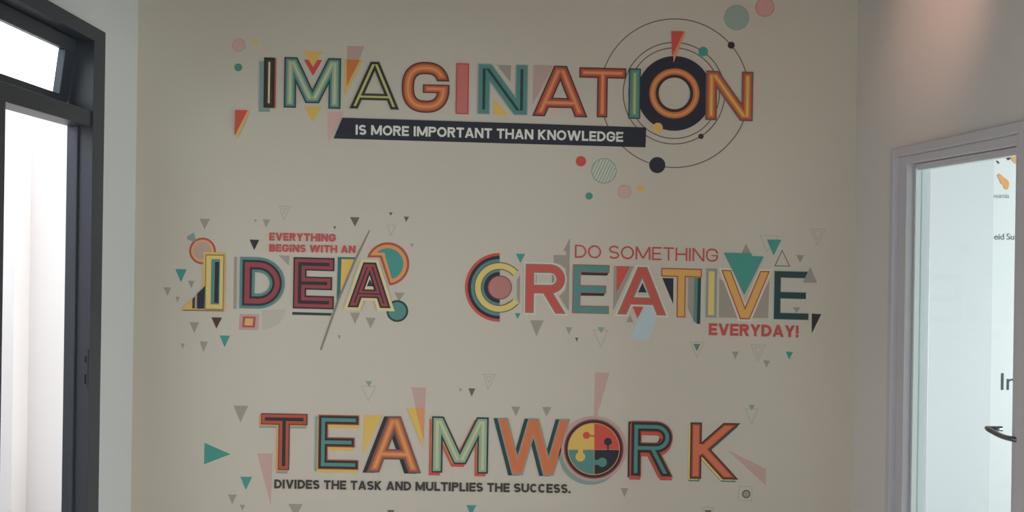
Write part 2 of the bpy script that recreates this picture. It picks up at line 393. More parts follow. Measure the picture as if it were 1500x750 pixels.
def tube(bm, pts, r, n=12):
    rings = []
    for i, p in enumerate(pts):
        d = (Vector(pts[min(i+1, len(pts)-1)])-Vector(pts[max(i-1, 0)])).normalized(); a = d.cross(Vector((0, 0, 1)));
        if a.length < .1: a = d.cross(Vector((0, 1, 0)))
        a.normalize(); b = d.cross(a)
        rings.append([bm.verts.new(Vector(p)+(a*math.cos(2*math.pi*k/n)+b*math.sin(2*math.pi*k/n))*r) for k in range(n)])
    for q, s in zip(rings, rings[1:]):
        for k in range(n): bm.faces.new((q[k], q[(k+1) % n], s[(k+1) % n], s[k]))
    bm.faces.new(rings[0][::-1]); bm.faces.new(rings[-1])
bm = bmesh.new()
pts = [(rw(2.628, .03), 2.628, 1.046), (rw(2.632, .0), 2.632, 1.045)]+[(rw(2.636-.17*t, -.022+.006*math.cos(t*3.1)), 2.636-.17*t, 1.044-.006*math.sin(t*3.1)+.008*t) for t in [i/14 for i in range(15)]]
pts.append((rw(2.462, .03), 2.46, 1.052))
tube(bm, pts, .009)
bmesh.ops.recalc_face_normals(bm, faces=bm.faces)
hd = finish('lever_handle', bm, steel, leaf, None, True); hd['label'] = 'curved steel lever handle'
bm = bmesh.new(); rbox(bm, 2.502, 2.54, .02, .03, .95, 1.10); finish('handle_plate', bm, steel, leaf)

# the bright room seen through the glazed door
pale = mat('adjoining_pale_blue_paint', (192, 194, 197), .7); whitep = mat('adjoining_white_paint', (206, 207, 207), .7)
def beyond(px, yy):                                      # x where the sight line of column px meets depth yy, at eye height
    d = ray(px, 350); return d.x/d.y*yy
YP, YF = 4.25, 4.7; XE = beyond(1454.5, YP)
structure(boxes('wall_partition', [((rw(DIST)+.25, YP, 0), (XE, YP+.09, CEIL))], pale))
structure(boxes('wall_far', [((2.2, YF, 0), (7, YF+.1, CEIL))], whitep))
structure(boxes('wall_side', [((6.9, -.5, 0), (7.0, YF, CEIL))], whitep))
structure(boxes('wall_near', [((2.2, -.6, 0), (7, -.5, CEIL))], whitep))
structure(boxes('floor_adjoining', [((RX0+.1, -.5, -.05), (7, YF, 0))], floor_mat))
structure(boxes('ceiling_adjoining', [((RX0+.3, -.5, CEIL), (7, YF+.1, CEIL+.05))], ceil_paint))
def far(px, py):
    d = ray(px, py); t = YF/d.y; return (d.x*t, YF, EYE+d.z*t)
grey_text = mat('pale_grey_print', (165, 168, 170), .6); dark_text = mat('dark_grey_print', (58, 60, 64), .6); mid_text = mat('mid_grey_print', (110, 114, 116), .6); ochre = mat('ochre_print', (205, 150, 92), .6)
def far_text(s, px, py, cap_px, m, label):
    p = far(px, py); q = far(px, py-cap_px); size = (q[2]-p[2])/.70
    cu = bpy.data.curves.new('print', 'FONT'); cu.body = s; cu.size = size; cu.extrude = .001
    tmp = bpy.data.objects.new('print', cu); C.objects.link(tmp)
    me = bpy.data.meshes.new_from_object(tmp.evaluated_get(bpy.context.evaluated_depsgraph_get())); bpy.data.objects.remove(tmp); bpy.data.curves.remove(cu)
    me.materials.clear(); me.materials.append(m); me.transform(Matrix.Rotation(math.radians(90), 4, 'X'))
    o = bpy.data.objects.new('wall_lettering', me); C.objects.link(o); o.location = (p[0], YF-.0015, p[2]); tag(o, label, 'lettering' if label else None); return o
far_text('numia', 1455, 290, 7, grey_text, 'faint pale grey wall lettering just under the ochre map patch seen through the glass door')
ft = tag(empty('wall_lettering', far(1470, 348)), 'mid grey wall lettering reading eid Sur seen through the glass door', 'lettering')
for wd_, px_ in (('eid', 1456), ('Sur', 1474)):
    fo = far_text(wd_, px_, 351, 9, mid_text, None); fo.name = 'word'; fo.parent = ft; fo.location = fo.location-ft.location
far_text('In', 1463.5, 571, 25, dark_text, 'large dark grey wall lettering reading In, just above the lever handle')
def far_patch(pix, m, label):
    bm = bmesh.new(); P = [far(*p) for p in pix]; c = [sum(v[i] for v in P)/len(P) for i in range(3)]
    f = bm.faces.new([bm.verts.new((p[0], YF-.001, p[2])) for p in P]); r = bmesh.ops.extrude_face_region(bm, geom=[f]); bmesh.ops.translate(bm, verts=[g for g in r['geom'] if isinstance(g, bmesh.types.BMVert)], vec=(0, -.002, 0))
    bmesh.ops.recalc_face_normals(bm, faces=bm.faces); tag(finish('map_decal', bm, m, None, c), label, 'wall decal')
far_patch([(1460, 257), (1464, 254.5), (1467, 257), (1470, 260), (1475, 263), (1478, 268), (1477, 275), (1474, 278.5), (1470.5, 276), (1469, 271), (1465.5, 269), (1464, 264)], ochre, 'ochre map patch shaped like a slanting island on the white wall behind the glass door')
far_patch([(1481, 229), (1484, 227), (1493, 226), (1496, 243), (1490, 241), (1485, 239), (1482, 235)], ochre, 'ochre map patch cut by the top right corner of the glass door')
far_patch([(1473, 231), (1479, 230), (1480, 233), (1476, 235)], dark_text, 'small black map patch beside the ochre corner patch behind the glass door')
far_patch([(1458.5, 236), (1461, 235.5), (1464, 239), (1462, 240)], dark_text, 'tiny black map patch above the slanting ochre island patch')

# ------------------------------------------------------------------ mural: IMAGINATION
S1 = .027; GI = 'big letters of the word IMAGINATION'
L = lambda n, word='IMAGINATION': f'{n} letter of {word}'
letter('I', 386, 157.6, 15.6, 73.4, 7.8, S1, [('face', 7.8, 'black'), ('inner_band', 4.4, 'brown'), ('inner_line', 2.8, 'black'), ('centre_line', 1.4, 'cream')],
    'black letter I with cream centre line and grey shadow, first letter of IMAGINATION', GI, under=[('shadow', -6.5, 6, 8, 'gteal'), ('red_edge', 2.2, .6, 7.8, 'rust')])
letter('M', 415.8, 157.6, 83, 74, 8.9, S1, [('outline', 8.9, 'dgreen'), ('fill', 6.8, 'bteal'), ('inner_band', 4.2, 'sage'), ('centre_line', 1.4, 'lsage')],
    'teal letter M with pale green centre line, second letter of IMAGINATION', GI)
letter('A', 511, 159.5, 74.5, 70.5, 6.2, S1, [('halo', 6.2, 'grey'), ('outline', 5.3, 'black'), ('centre_line', 1.8, 'olive')],
    'thin black letter A with olive yellow centre line, third letter of IMAGINATION', GI, opts={'bar': .26})
letter('G', 588, 164.5, 70, 74.5, 9, S1, [('outline', 9, 'brown'), ('fill', 6.9, 'rust'), ('inner_band', 4.6, 'orange'), ('centre_line', 1.6, 'lorange')],
    'rust orange letter G, fourth letter of IMAGINATION', GI)
letter('I', 667.3, 167.2, 18.8, 74.6, 9.4, S1, [('edge', 9.4, 'dred'), ('fill', 7.5, 'pinkred'), ('face', 5.6, 'pinkred')],
    'plain pink letter I with red edge, fifth letter of IMAGINATION', GI)
letter('N', 699.4, 167.2, 73, 74, 8.9, S1, [('edge', 8.9, 'gteal'), ('fill', 7.6, 'bteal'), ('centre_line', 2, 'dgreen')],
    'teal letter N with dark green centre line, sixth letter of IMAGINATION', GI)
letter('A', 779.5, 170, 81, 74.5, 8.6, S1, [('outline', 8.6, 'brown'), ('fill', 6.4, 'rust'), ('inner_band', 3.4, 'salmon'), ('centre_line', 1.2, 'lorange')],
    'rust red letter A, seventh letter of IMAGINATION just left of the T', GI, opts={'bar': .27})
letter('T', 847.5, 171.2, 68.5, 72.6, 7.6, S1, [('outline', 7.6, 'brown'), ('fill', 5.7, 'rust'), ('inner_band', 3, 'salmon'), ('centre_line', 1.3, 'lorange')],
    'rust red letter T, eighth letter of IMAGINATION', GI)
letter('I', 920, 174, 17.4, 73.6, 8.7, S1, [('outline', 8.7, 'dgreen'), ('fill', 7, 'bteal'), ('inner_band', 3.8, 'green'), ('centre_line', 1.6, 'olive')],
    'green letter I overlapping the black ring, ninth letter of IMAGINATION', GI, base=12)
og = centre([(987.7, 137)]); t = tag(empty('letter', og), 'letter O as an orange ring on a thick black disc, tenth letter of IMAGINATION', 'letter', GI)
for i, (nm, ro, ri, k) in enumerate((('black_disc', 54.7, 23.2, 'navy'), ('rust_ring', 37.6, 23.4, 'brown'), ('orange_ring', 36.4, 27.6, 'orange'), ('centre_ring', 33.6, 30.4, 'lorange'), ('inner_edge', 25.6, 23.2, 'black'))):
    sheet(nm, [circ(987.7, 137, ro, 96)], 7+i, k, t, [circ(987.7, 137, ri, 96)], org=og)
letter('N', 1032.6, 176, 69.6, 72.4, 8.4, S1, [('outline', 8.4, 'ink'), ('fill', 6.6, 'rust'), ('inner_band', 4.4, 'orange'), ('centre_line', 1.8, 'mustard')],
    'orange letter N with mustard centre line, last letter of IMAGINATION', GI, base=12)
GR = 'thin orbit rings around the letter O'
for r, lb, cx in ((108.8, 'largest thin dark orbit ring around the letter O of IMAGINATION', 988), (74.3, 'middle thin dark orbit ring around the black disc of the letter O', 987.2), (66.3, 'smallest thin dark orbit ring hugging the black disc of the letter O', 987.5)):
    tag(sheet('orbit_ring', [circ(cx, 136.6, r+.75, 128)], 3, 'ink', None, [circ(cx, 136.6, r-.75, 128)], org=centre([(cx, 136.6)])), lb, 'ring', GR)
GC = 'coloured dots around IMAGINATION'
for a in ((1071, 66.3, 5.1, 'black', 'black dot on the upper right of the largest orbit ring'), (1029.9, 75.6, 7, 'teal', 'teal dot on the middle orbit ring above the last N of IMAGINATION'),
          (1026.7, 199.8, 3.9, 'black', 'small black dot on the middle orbit ring below the last N of IMAGINATION'), (962.7, 241.9, 11.8, 'navy', 'large black dot on the lower left of the largest orbit ring'),
          (374.5, 61.8, 4.4, 'yellow', 'small mustard dot at the upper left of IMAGINATION'), (349.3, 98.8, 5.6, 'bteal', 'small dark teal dot left of the first I of IMAGINATION'),
          (851, 236.2, 7.6, 'red', 'red dot beneath the black banner'), (938.5, 276.8, 5, 'mustard', 'small mustard dot at the right of the lower dot cluster'), (862.9, 287.2, 5.3, 'teal', 'small teal dot, lowest of the cluster under the black banner')):
    dot(*a, GC, 4)
dot(963.2, 187.2, 7.3, 'mustard', 'mustard dot on the lower edge of the black disc of the letter O', GC, 14)
dot(350, 66, 9.8, 'pink', 'pink dot at the upper left of IMAGINATION', GC, rim='mauve')
dot(1120.4, 10.6, 13.9, 'pink', 'pink striped dot at the very top edge above the orbit rings', GC, rim='pinkred', hatch=('pinkred', 3.2, 30, .35))
dot(1079, 25.8, 18.4, 'haze', 'large grey teal dotted disc above the orbit rings', GC, rim='gteal', hatch=('gteal', 2.6, 25, .4))
dot(884.7, 250.3, 18.6, 'haze', 'large grey teal disc with pale diagonal stripes below the black banner', GC, rim='gteal', hatch=('halo', 4.2, 25, .8))
dot(914.7, 280.8, 9.9, 'pink', 'pink dot below the striped teal disc', GC, rim='mauve')
bo = centre([(717, 195)]); bn = tag(empty('banner', bo), 'long black banner lettered IS MORE IMPORTANT THAN KNOWLEDGE under IMAGINATION', 'banner')
sheet('strip', [[(501.6, 172.6), (946.3, 186.8), (945.3, 216), (488.8, 203)]], 12, 'navy', bn, org=bo)
lettering(['IS', 'MORE', 'IMPORTANT', 'THAN', 'KNOWLEDGE'], 521, 197.4, 912.5, 14.6, 1.55, .0272, 'white', bn, bo, 13)
def dual(red, back, k1, k2, label, layer=14):
    og = centre(red); t = tag(empty('triangle_decal', og), label, 'triangle', 'slanting triangles around IMAGINATION')
    sheet('back_triangle', [back], layer, k2, t, org=og); sheet('front_triangle', [red], layer+1, k1, t, org=og)
dual([(344.8, 161.4), (363.6, 161.8), (344.2, 199)], [(348, 161.6), (366, 162.2), (347.6, 204)], 'red', 'mustard', 'red slanting triangle backed with mustard left of the first I of IMAGINATION')
dual([(982.9, 46.1), (1001.3, 46.4), (984.2, 83)], [(985, 47), (1003.8, 47.2), (986, 92.6)], 'red', 'lorange', 'red slanting triangle backed with orange pointing into the letter O of IMAGINATION', 15)
GT_ = 'flat triangles behind the letters of IMAGINATION'
P3 = lambda pts, k, lb, g=GT_, layer=2: poly(pts, k, lb, 'triangle', g, layer, 'triangle_decal')
P3([(479.7, 163.6), (503.9, 164.8), (480.4, 209.4)], 'pink', 'pink triangle tucked behind the left end of the black banner')
P3([(444.8, 75), (472.6, 75.6), (458.6, 98)], 'mustard', 'mustard triangle pointing down into the top of the letter M of IMAGINATION', layer=5)
P3([(445.2, 87.4), (472.4, 88.1), (458.5, 111)], 'red', 'red triangle nested in the notch of the letter M of IMAGINATION', layer=4)
P3([(445.2, 155.6), (471.4, 156.5), (457.6, 178.8)], 'mustard', 'mustard triangle below the middle of the letter M of IMAGINATION')
P3([(508.6, 67), (534, 67.5), (508, 133)], 'mauve', 'pink triangle between M and A of IMAGINATION, the upper of two')
og = centre([(515, 105)]); t = tag(empty('triangle_decal', og), 'mustard triangle with orange face between M and A of IMAGINATION', 'triangle', GT_)
sheet('back', [[(505, 87.3), (531, 87.9), (505, 141)]], 4, 'mustard', t, org=og); sheet('front', [[(508.3, 87.3), (527.2, 87.9), (507.9, 126)]], 5, 'orange', t, org=og)
P3([(728, 95.1), (748.7, 95.6), (747.8, 120.8)], 'grey', 'grey triangle in the upper notch of the first N of IMAGINATION')
P3([(723.7, 145.3), (723.4, 168.3), (745.2, 169)], 'mustard', 'mustard triangle in the lower notch of the first N of IMAGINATION')
P3([(781.3, 95.3), (810, 96), (780.2, 153.8)], 'mauve', 'pink triangle left of the second A of IMAGINATION')

# ------------------------------------------------------------------ mural: EVERYTHING BEGINS WITH AN IDEA
S2 = .026; GD = 'big letters of the word IDEA'
og = centre([(312, 455)]); t = tag(empty('letter', og), 'yellow letter I with teal core and stepped triangular foot, first letter of IDEA', 'letter', GD)
q = lambda x0, y0, x1, y1: [(x0+.6, y0), (x1+.6, y0+.02*(x1-x0)), (x1-.6, y1+.02*(x1-x0)), (x0-.6, y1)]
sheet('edge', [q(297.5, 369, 329.8, 455), [(265.4, 455.4), (265.8, 452.6), (300, 452.6), (328.6, 453.8), (328.6, 456.6)]], 8, 'mustard', t, org=og)
sheet('inner_line', [q(300.8, 372.6, 328.2, 453.4), [(268, 454.9), (268.5, 453.4), (328, 454.6), (328, 456)]], 9, 'ink', t, org=og)
sheet('face', [q(302, 374, 327, 452.2)], 10, 'yellow', t, org=og)
sheet('teal_core', [q(309.4, 379.4, 322.2, 445.6)], 11, 'bteal', t, org=og)
sheet('navy_core', [q(314.8, 383.6, 320.8, 443.6)], 12, 'navy', t, org=og)
sheet('foot', [[(266.5, 453), (281.6, 438.2), (281.4, 453)]], 9, 'mustard', t, org=og)
sheet('brown_step', [[(282.2, 437.4), (285.8, 434.0), (285.6, 451.5), (282, 451.5)]], 9, 'brown', t, org=og)
sheet('black_step', [[(289, 430.4), (300.6, 418.8), (299.6, 452), (288.8, 452)]], 9, 'navy', t, org=og)
letter('D', 350.6, 451.4, 66, 75.2, 11, S2, [('outline', 11, 'bteal'), ('band', 7, 'black'), ('centre_line', 3.6, 'maroon')], 'teal and black letter D with maroon centre line, second letter of IDEA', GD)
letter('E', 429, 451.6, 60, 75, 9.6, S2, [('outline', 9.6, 'black'), ('fill', 7.4, 'maroon'), ('centre_line', 2.5, 'black')], 'maroon letter E with black outline, third letter of IDEA', GD, opts={'mid': .95})
poly([(428.2, 457), (486, 458.6), (485, 462.4), (428, 461)], 'dgreen', 'short dark bar under the letter E of IDEA', 'bar', layer=3, name='bar_decal')
tA, oA = letter('A', 503, 454, 75.4, 75, 11.8, S2, [('outline', 11.8, 'cream'), ('band', 7.4, 'black'), ('inner_band', 4.7, 'maroon'), ('centre_line', 1.0, 'black')], 'maroon and black letter A with cream outline, last letter of IDEA', GD, base=14, opts={'bar': .33})
sheet('counter_outline', [[(541.9, 404.6), (549.4, 421.2), (535.2, 421)]], 15, 'halo', tA, org=oA)
sheet('counter', [[(542, 408.5), (547, 419.4), (537.4, 419.2)]], 16, 'black', tA, org=oA)
og = centre([(568, 386)]); t = tag(empty('ring_decal', og), 'orange ring around a teal disc behind the letter A of IDEA', 'ring')
for i, (nm, r, k, yb, dx) in enumerate((('rust_ring', 31.6, 'rust', 377, 0), ('peach_ring', 28.2, 'lorange', 374.2, 4), ('disc', 23, 'teal', 370, 8.5))):
    sheet(nm, [circ(568, 386.6, r, 80)], 3+i, k, t, clips=[rect(530, 340, 610, yb), [(549+dx, 340), (620, 340), (620, 430), (574.5+dx*.7, 430), (556+dx, 376)]], org=og)
og = centre([(296.7, 367.5)]); t = tag(empty('ring_decal', og), 'orange ring around a grey mauve disc behind the letter I of IDEA', 'ring')
for i, (nm, r, k) in enumerate((('rust_ring', 19.5, 'rust'), ('peach_ring', 16.6, 'peach'), ('disc', 12.8, 'mauve'))): sheet(nm, [circ(296.7, 367.6, r, 64)], 2+i, k, t, org=og)
poly([(284.3, 341), (287.6, 354.4), (281, 353), (275.4, 351.2), (273.6, 347.6)], 'gteal', 'blue grey folded triangle at the upper left of the ring behind the I of IDEA', 'triangle', layer=6, name='triangle_decal')
og = centre([(582, 455.5)]); t = tag(empty('circle_decal', og), 'teal disc with dark rim at the right foot of the A of IDEA', 'circle')
sheet('rim', [circ(582, 455.6, 16, 64)], 3, 'dgreen', t, org=og); sheet('disc', [circ(582, 455.6, 13, 64)], 4, 'bteal', t, org=og)
og = centre([(365, 471)]); t = tag(empty('square_decal', og), 'small square of nested mauve, rust and peach below the letter D of IDEA', 'square')
sheet('border', [q(350.4, 459.8, 379.2, 483)], 2, 'mauve', t, org=og); sheet('middle', [q(355.4, 463.6, 374, 479.4)], 3, 'rust', t, org=og); sheet('centre', [q(358.8, 466.2, 370.6, 476.6)], 4, 'peach', t, org=og)
poly([(342.9, 376), (347.2, 376.1), (346.4, 452.6), (341.8, 452.4)], 'grey', 'narrow grey bar left of the letter D of IDEA', 'bar', layer=2, name='bar_decal')
poly([(384, 454)]+[(384+34*math.sin(math.radians(a)), 453+29.5*math.cos(math.radians(a))) for a in range(0, 91, 6)], 'lgrey', 'pale grey quarter disc below the letter D of IDEA', 'quarter disc', layer=2, name='quarter_disc_decal')
og = centre([(505, 405)]); t = tag(empty('pennant_decal', og), 'teal and mustard pennant between the E and A of IDEA', 'pennant')
sheet('edge', [[(494.9, 376.4), (523.2, 377), (508, 410), (492.9, 449.4)]], 3, 'dteal', t, org=og); sheet('face', [[(500.4, 379.4), (521.2, 379.8), (507, 411), (498.6, 432)]], 4, 'mustard', t, org=og)
poly([(540.6, 337), (542.2, 338), (521.6, 382), (497, 440), (471, 513), (468.6, 512), (493.5, 440), (518.4, 381)], 'slate', 'long thin grey slash between the E and A of IDEA', 'slash', layer=6, name='slash_decal')
og = centre([(455, 356)]); t = tag(empty('tagline', og), 'two red lines of lettering EVERYTHING BEGINS WITH AN above IDEA', 'lettering')
lettering(['EVERYTHING'], 394.4, 352.4, 492, 11.6, 1.45, .018, 'dred', t, og, 7); lettering(['BEGINS', 'WITH', 'AN'], 394.2, 368.6, 520.6, 11.2, 1.4, .018, 'dred', t, og, 7)
GG = 'small grey triangles around IDEA'
for a in ((292.4, 307.6, 320.2, 299.7, 336.2, 'grey', 'grey triangle above the ring behind the I of IDEA'), (371.6, 376.2, 321.6, 373.8, 326, 'grey', 'tiny grey triangle left of its larger neighbour above EVERYTHING'),
          (384.8, 396.2, 321.2, 389.8, 333, 'grey', 'small grey triangle just above the first letters of EVERYTHING'), (365.6, 379.8, 351, 372.5, 366.4, 'black', 'black triangle left of the red words BEGINS WITH AN'),
          (256.8, 273.4, 394, 265, 413.6, 'teal', 'teal triangle left of the letter I of IDEA'), (275.4, 285.3, 411.2, 280.3, 422.4, 'grey', 'small grey triangle just right of and below the teal one left of IDEA'),
          (239.4, 250.5, 420.8, 245.4, 433.6, 'grey', 'grey triangle at the far left of IDEA'), (257.3, 263.2, 434.6, 260.2, 443.2, 'grey', 'tiny grey triangle left of the stepped foot of the I of IDEA'),
          (277.6, 291.7, 471.8, 284.6, 487.8, 'grey', 'grey triangle below the stepped foot of the I of IDEA'), (309.6, 325.2, 464.8, 317, 481.4, 'brown', 'dark brown triangle under the letter I of IDEA'),
          (321.8, 337, 491.4, 329.1, 508.6, 'teal', 'teal triangle lower left of the nested square'), (292.6, 304.6, 500, 298.1, 516, 'grey', 'grey triangle left of the teal one under IDEA'),
          (264.6, 270.9, 503, 267.4, 511, 'grey', 'tiny grey triangle at the lower left corner of the IDEA cluster'), (512.8, 527.2, 458, 520, 474.8, 'grey', 'grey triangle under the left foot of the A of IDEA'),
          (535.6, 550.4, 465.2, 542.7, 481.4, 'grey', 'grey triangle below the middle of the A of IDEA'), (494.3, 499.6, 491, 497, 497, 'grey', 'tiny grey triangle right of the lower slash end'),
          (577.8, 592.6, 428.4, 584.6, 442, 'grey', 'grey triangle above the dark rimmed teal disc'), (488, 492.5, 331.4, 490.7, 336, 'ink', 'tiny dark triangle above the end of EVERYTHING'),
          (512.9, 526.8, 318, 519.8, 332, 'ink', 'dark grey triangle up left of the slash top'), (569.4, 575.2, 311, 572.6, 316, 'ink', 'tiny dark triangle above the faint outlined one over the orange ring'),
          (591.6, 599.3, 317.2, 594.8, 325.4, 'ink', 'small dark triangle at the upper right of the IDEA cluster'), (601.2, 606.2, 356.8, 603.6, 362.8, 'grey', 'tiny grey triangle right of the orange ring')):
    tri(*a, GG)
poly([(408.4, 374), (424.2, 374.5), (423.2, 389)], 'grey', 'grey triangle at the upper right shoulder of the D of IDEA', 'triangle', GG, 2, 'triangle_decal')
GO = 'faint outlined triangles'
outline_tri([(408.5, 301.3), (426.8, 301.9), (415.4, 323.4)], 'faint', 'faint outlined triangle above the word EVERYTHING', GO, double=True)
outline_tri([(566.6, 329.2), (580.2, 329.9), (572.8, 346.6)], 'faint', 'faint outlined triangle above the orange ring of IDEA', GO)

# ------------------------------------------------------------------ mural: DO SOMETHING CREATIVE EVERYDAY!
GE = 'big letters of the word CREATIVE'
og = centre([(731, 421)]); t = tag(empty('letter', og), 'letter C as a yellow arc with half rings and pink disc, starting CREATIVE', 'letter', GE)
half = [rect(600, 300, 732, 500)]; X, Y = 731.4, 421
for i, (nm, ro, ri, k) in enumerate((('red_half_ring', 50.4, 45, 'red'), ('black_half_ring', 46.2, 41, 'navy'), ('teal_half_ring', 41.6, 34, 'bteal'), ('inner_teal_half_ring', 28, 22, 'bteal'), ('inner_black_half_ring', 22.6, 17, 'navy'))):
    sheet(nm, [circ(X, Y, ro, 80)], 3+i, k, t, [circ(X, Y, ri, 80)], clips=half, org=og)
for i, (nm, h, k) in enumerate((('arc_outline', 5.6, 'ink'), ('arc', 4.2, 'yellow'))): sheet(nm, ribbon(arc(X, Y, 31.4, 31.4, -41+5.6-h, -319-5.6+h, 60), h), 9+i, k, t, org=og)
sheet('disc_rim', [circ(X+.8, Y, 17.6, 64)], 9, 'maroon', t, org=og); sheet('disc', [circ(X+.8, Y, 16.2, 64)], 10, 'rose', t, org=og)
letter('R', 768.6, 458.4, 60.4, 72.4, 6.6, S2, [('edge', 6.6, 'slate'), ('fill', 5.2, 'crimson')], 'red letter R with thin grey edge, second letter of CREATIVE', GE, opts={'bowl': .40}, under=[('halo', 0, 0, 8.6, 'halo')])
og = centre([(797, 409)]); tag(sheet('counter_outline_decal', [[(784.4, 399), (806, 399.6), (810.4, 404), (810.2, 415), (806, 419.4), (784.2, 419)]], 6, 'ink', None, [[(785.4, 400), (805.6, 400.6), (809.4, 404.4), (809.2, 414.6), (805.4, 418.4), (785.2, 418)]], org=og), 'thin grey outline inside the bowl of the R of CREATIVE', 'outline')
letter('E', 838.2, 458.6, 53.4, 71.4, 5.7, S2, [('edge', 5.7, 'rust'), ('fill', 4.7, 'bteal')], 'teal letter E with rust edge and black shadow bars, third letter of CREATIVE', GE, opts={'mid': .92})
for pts, lb in (([(851.4, 398.6), (891.6, 399.6), (889, 403.8), (851.2, 402.8)], 'black shadow bar under the top arm of the teal E of CREATIVE'), ([(850.8, 427.6), (886.4, 428.6), (884.4, 433.6), (850.6, 433)], 'black shadow bar under the middle arm of the teal E of CREATIVE')):
    poly(pts, 'black', lb, 'bar', 'black shadow bars of the teal E', 5, 'bar_decal')
tA, oA = letter('A', 903.6, 460.4, 72.4, 70.4, 6.5, S2, [('edge', 6.5, 'slate'), ('fill', 5.0, 'crimson')], 'red letter A with navy counter, fourth letter of CREATIVE', GE, opts={'bar': .29}, under=[('halo', 0, 0, 9, 'halo')], base=10)
sheet('counter_outline', [[(940.6, 410), (949.6, 430.6), (931.6, 430.2)]], 14, 'lblue', tA, org=oA); sheet('counter', [[(940.7, 414), (947, 428.4), (934.3, 428.2)]], 15, 'navy', tA, org=oA)
letter('T', 967.4, 464, 59.4, 71.6, 6.3, S2, [('edge', 6.3, 'rust'), ('fill', 4.7, 'amber')], 'orange letter T with rust edge, fifth letter of CREATIVE', GE)
letter('I', 1033.2, 465, 15.8, 71.6, 7.9, S2, [('edge', 7.9, 'gteal'), ('band', 6.4, 'grey'), ('fill', 4.2, 'yellow')], 'yellow letter I with grey green edge, sixth letter of CREATIVE', GE)
letter('V', 1055, 466.6, 71.4, 71.4, 6.6, S2, [('edge', 6.6, 'rust'), ('fill', 4.9, 'amber')], 'orange letter V with rust edge, seventh letter of CREATIVE', GE, under=[('halo', 0, 0, 9.4, 'halo')], base=10)
letter('E', 1132.6, 467.8, 51.6, 71.4, 5.2, S2, [('edge', 5.2, 'gteal'), ('fill', 4.4, 'dgreen')], 'dark green letter E, last letter of CREATIVE', GE, opts={'mid': .92})
og = centre([(826, 410)]); tag(sheet('shard_decal', [[(825, 367.7), (834.9, 348.4), (834.7, 367.9)], [(811, 373.4), (829.2, 373.8), (829, 394), (822, 388), (811, 384.6)], [(829.2, 367.8), (834.7, 367.9), (833.4, 455), (831, 453), (819, 434), (828.4, 424)]], 2, 'grey', org=og), 'grey jagged shard between the R and the teal E of CREATIVE', 'shard')
poly([(762, 401.5), (761.6, 446), (757.2, 437), (757.2, 410)], 'grey', 'narrow grey sliver between the C and R of CREATIVE', 'sliver', layer=2, name='sliver_decal')
og = centre([(905, 410)]); t = tag(empty('triangle_decal', og), 'grey triangle with a red face left of the A of CREATIVE', 'triangle')
sheet('back', [[(899.2, 389.4), (928.5, 390.1), (897.9, 455)]], 3, 'grey', t, org=og); sheet('front', [[(903.3, 390.2), (922.6, 390.7), (903.2, 428)]], 4, 'red', t, org=og)
GV = 'triangles around CREATIVE'
V3 = lambda pts, k, lb, layer=2: poly(pts, k, lb, 'triangle', GV, layer, 'triangle_decal')
V3([(926.4, 449.2), (941.8, 449.8), (933.6, 466)], 'red', 'small red triangle under the crossbar of the A of CREATIVE', 16)
V3([(918, 471.7), (927.4, 472.2), (922.8, 461.4)], 'grey', 'small grey upright triangle at the left foot of the A of CREATIVE', 12)
poly([(943.6, 445), (957, 445.6), (963.6, 461), (950.9, 497), (923.1, 495.8)], 'lblue', 'pale blue slanting stripe under the A of CREATIVE', 'stripe', layer=3, name='stripe_decal')
V3([(970, 407.2), (986.5, 407.6), (986, 445.4)], 'navy', 'navy triangle under the left arm of the T of CREATIVE')
og = centre([(1017, 440)]); t = tag(empty('striped_bar_decal', og), 'bar of grey, teal and black stripes right of the T of CREATIVE', 'bar')
sheet('grey_stripe', [[(1008, 406.4), (1017, 406.6), (1016.6, 471.4), (1007.2, 451)]], 2, 'grey', t, org=og); sheet('teal_stripe', [[(1017, 406.6), (1022.4, 406.8), (1021.4, 474.2), (1016.2, 470.4)]], 2, 'bteal', t, org=og); sheet('black_stripe', [[(1022.4, 406.8), (1027, 407), (1025.6, 474.8), (1020.6, 474.2)]], 2, 'dgreen', t, org=og)
og = centre([(1090, 440)]); tag(sheet('backing_decal', [[(1053.7, 408), (1060, 412), (1083, 465.8), (1053, 465)], [(1127, 410), (1125.2, 466), (1099.4, 465.6)]], 2, 'grey', org=og), 'grey backing panel behind the V of CREATIVE', 'panel')
V3([(1060, 370.3), (1100, 371.2), (1101, 375.2), (1118.2, 375.8), (1089.8, 431.6)], 'teal', 'big teal triangle dropping into the V of CREATIVE', 15)
V3([(1086.4, 370.6), (1100, 371.2), (1092.8, 356.4)], 'grey', 'grey upright triangle peeking over the big teal triangle')
V3([(1123, 350.6), (1144.5, 351.2), (1133, 374.6)], 'teal', 'mid sized teal triangle above the last E of CREATIVE', 4)
V3([(1166.2, 373.4), (1177.8, 373.8), (1172, 385)], 'grey', 'small grey triangle above the last E of CREATIVE')
V3([(1175.3, 413.6), (1196.2, 414.2), (1186.4, 391)], 'grey', 'grey upright triangle touching the top arm of the last E of CREATIVE', 14)
V3([(1161.4, 450), (1172.2, 450.4), (1166.6, 458.6)], 'grey', 'tiny grey triangle inside the lower gap of the last E of CREATIVE')
V3([(1189.2, 459.3), (1203, 460.2), (1189, 488.4)], 'black', 'black comma shaped triangle after the last E of CREATIVE')
V3([(755.7, 371.6), (769.2, 372), (762.3, 385.4)], 'teal', 'teal triangle between the tops of C and R of CREATIVE')
V3([(754.4, 458.6), (762.5, 458.8), (758, 467.8)], 'teal', 'small teal triangle at the foot of the C of CREATIVE')
V3([(776.5, 469), (796.4, 469.5), (785.8, 492.6)], 'grey', 'large grey triangle below the R of CREATIVE')
V3([(828.6, 479), (838.2, 479.3), (833.4, 490.2)], 'grey', 'small grey triangle below the stem of the teal E')
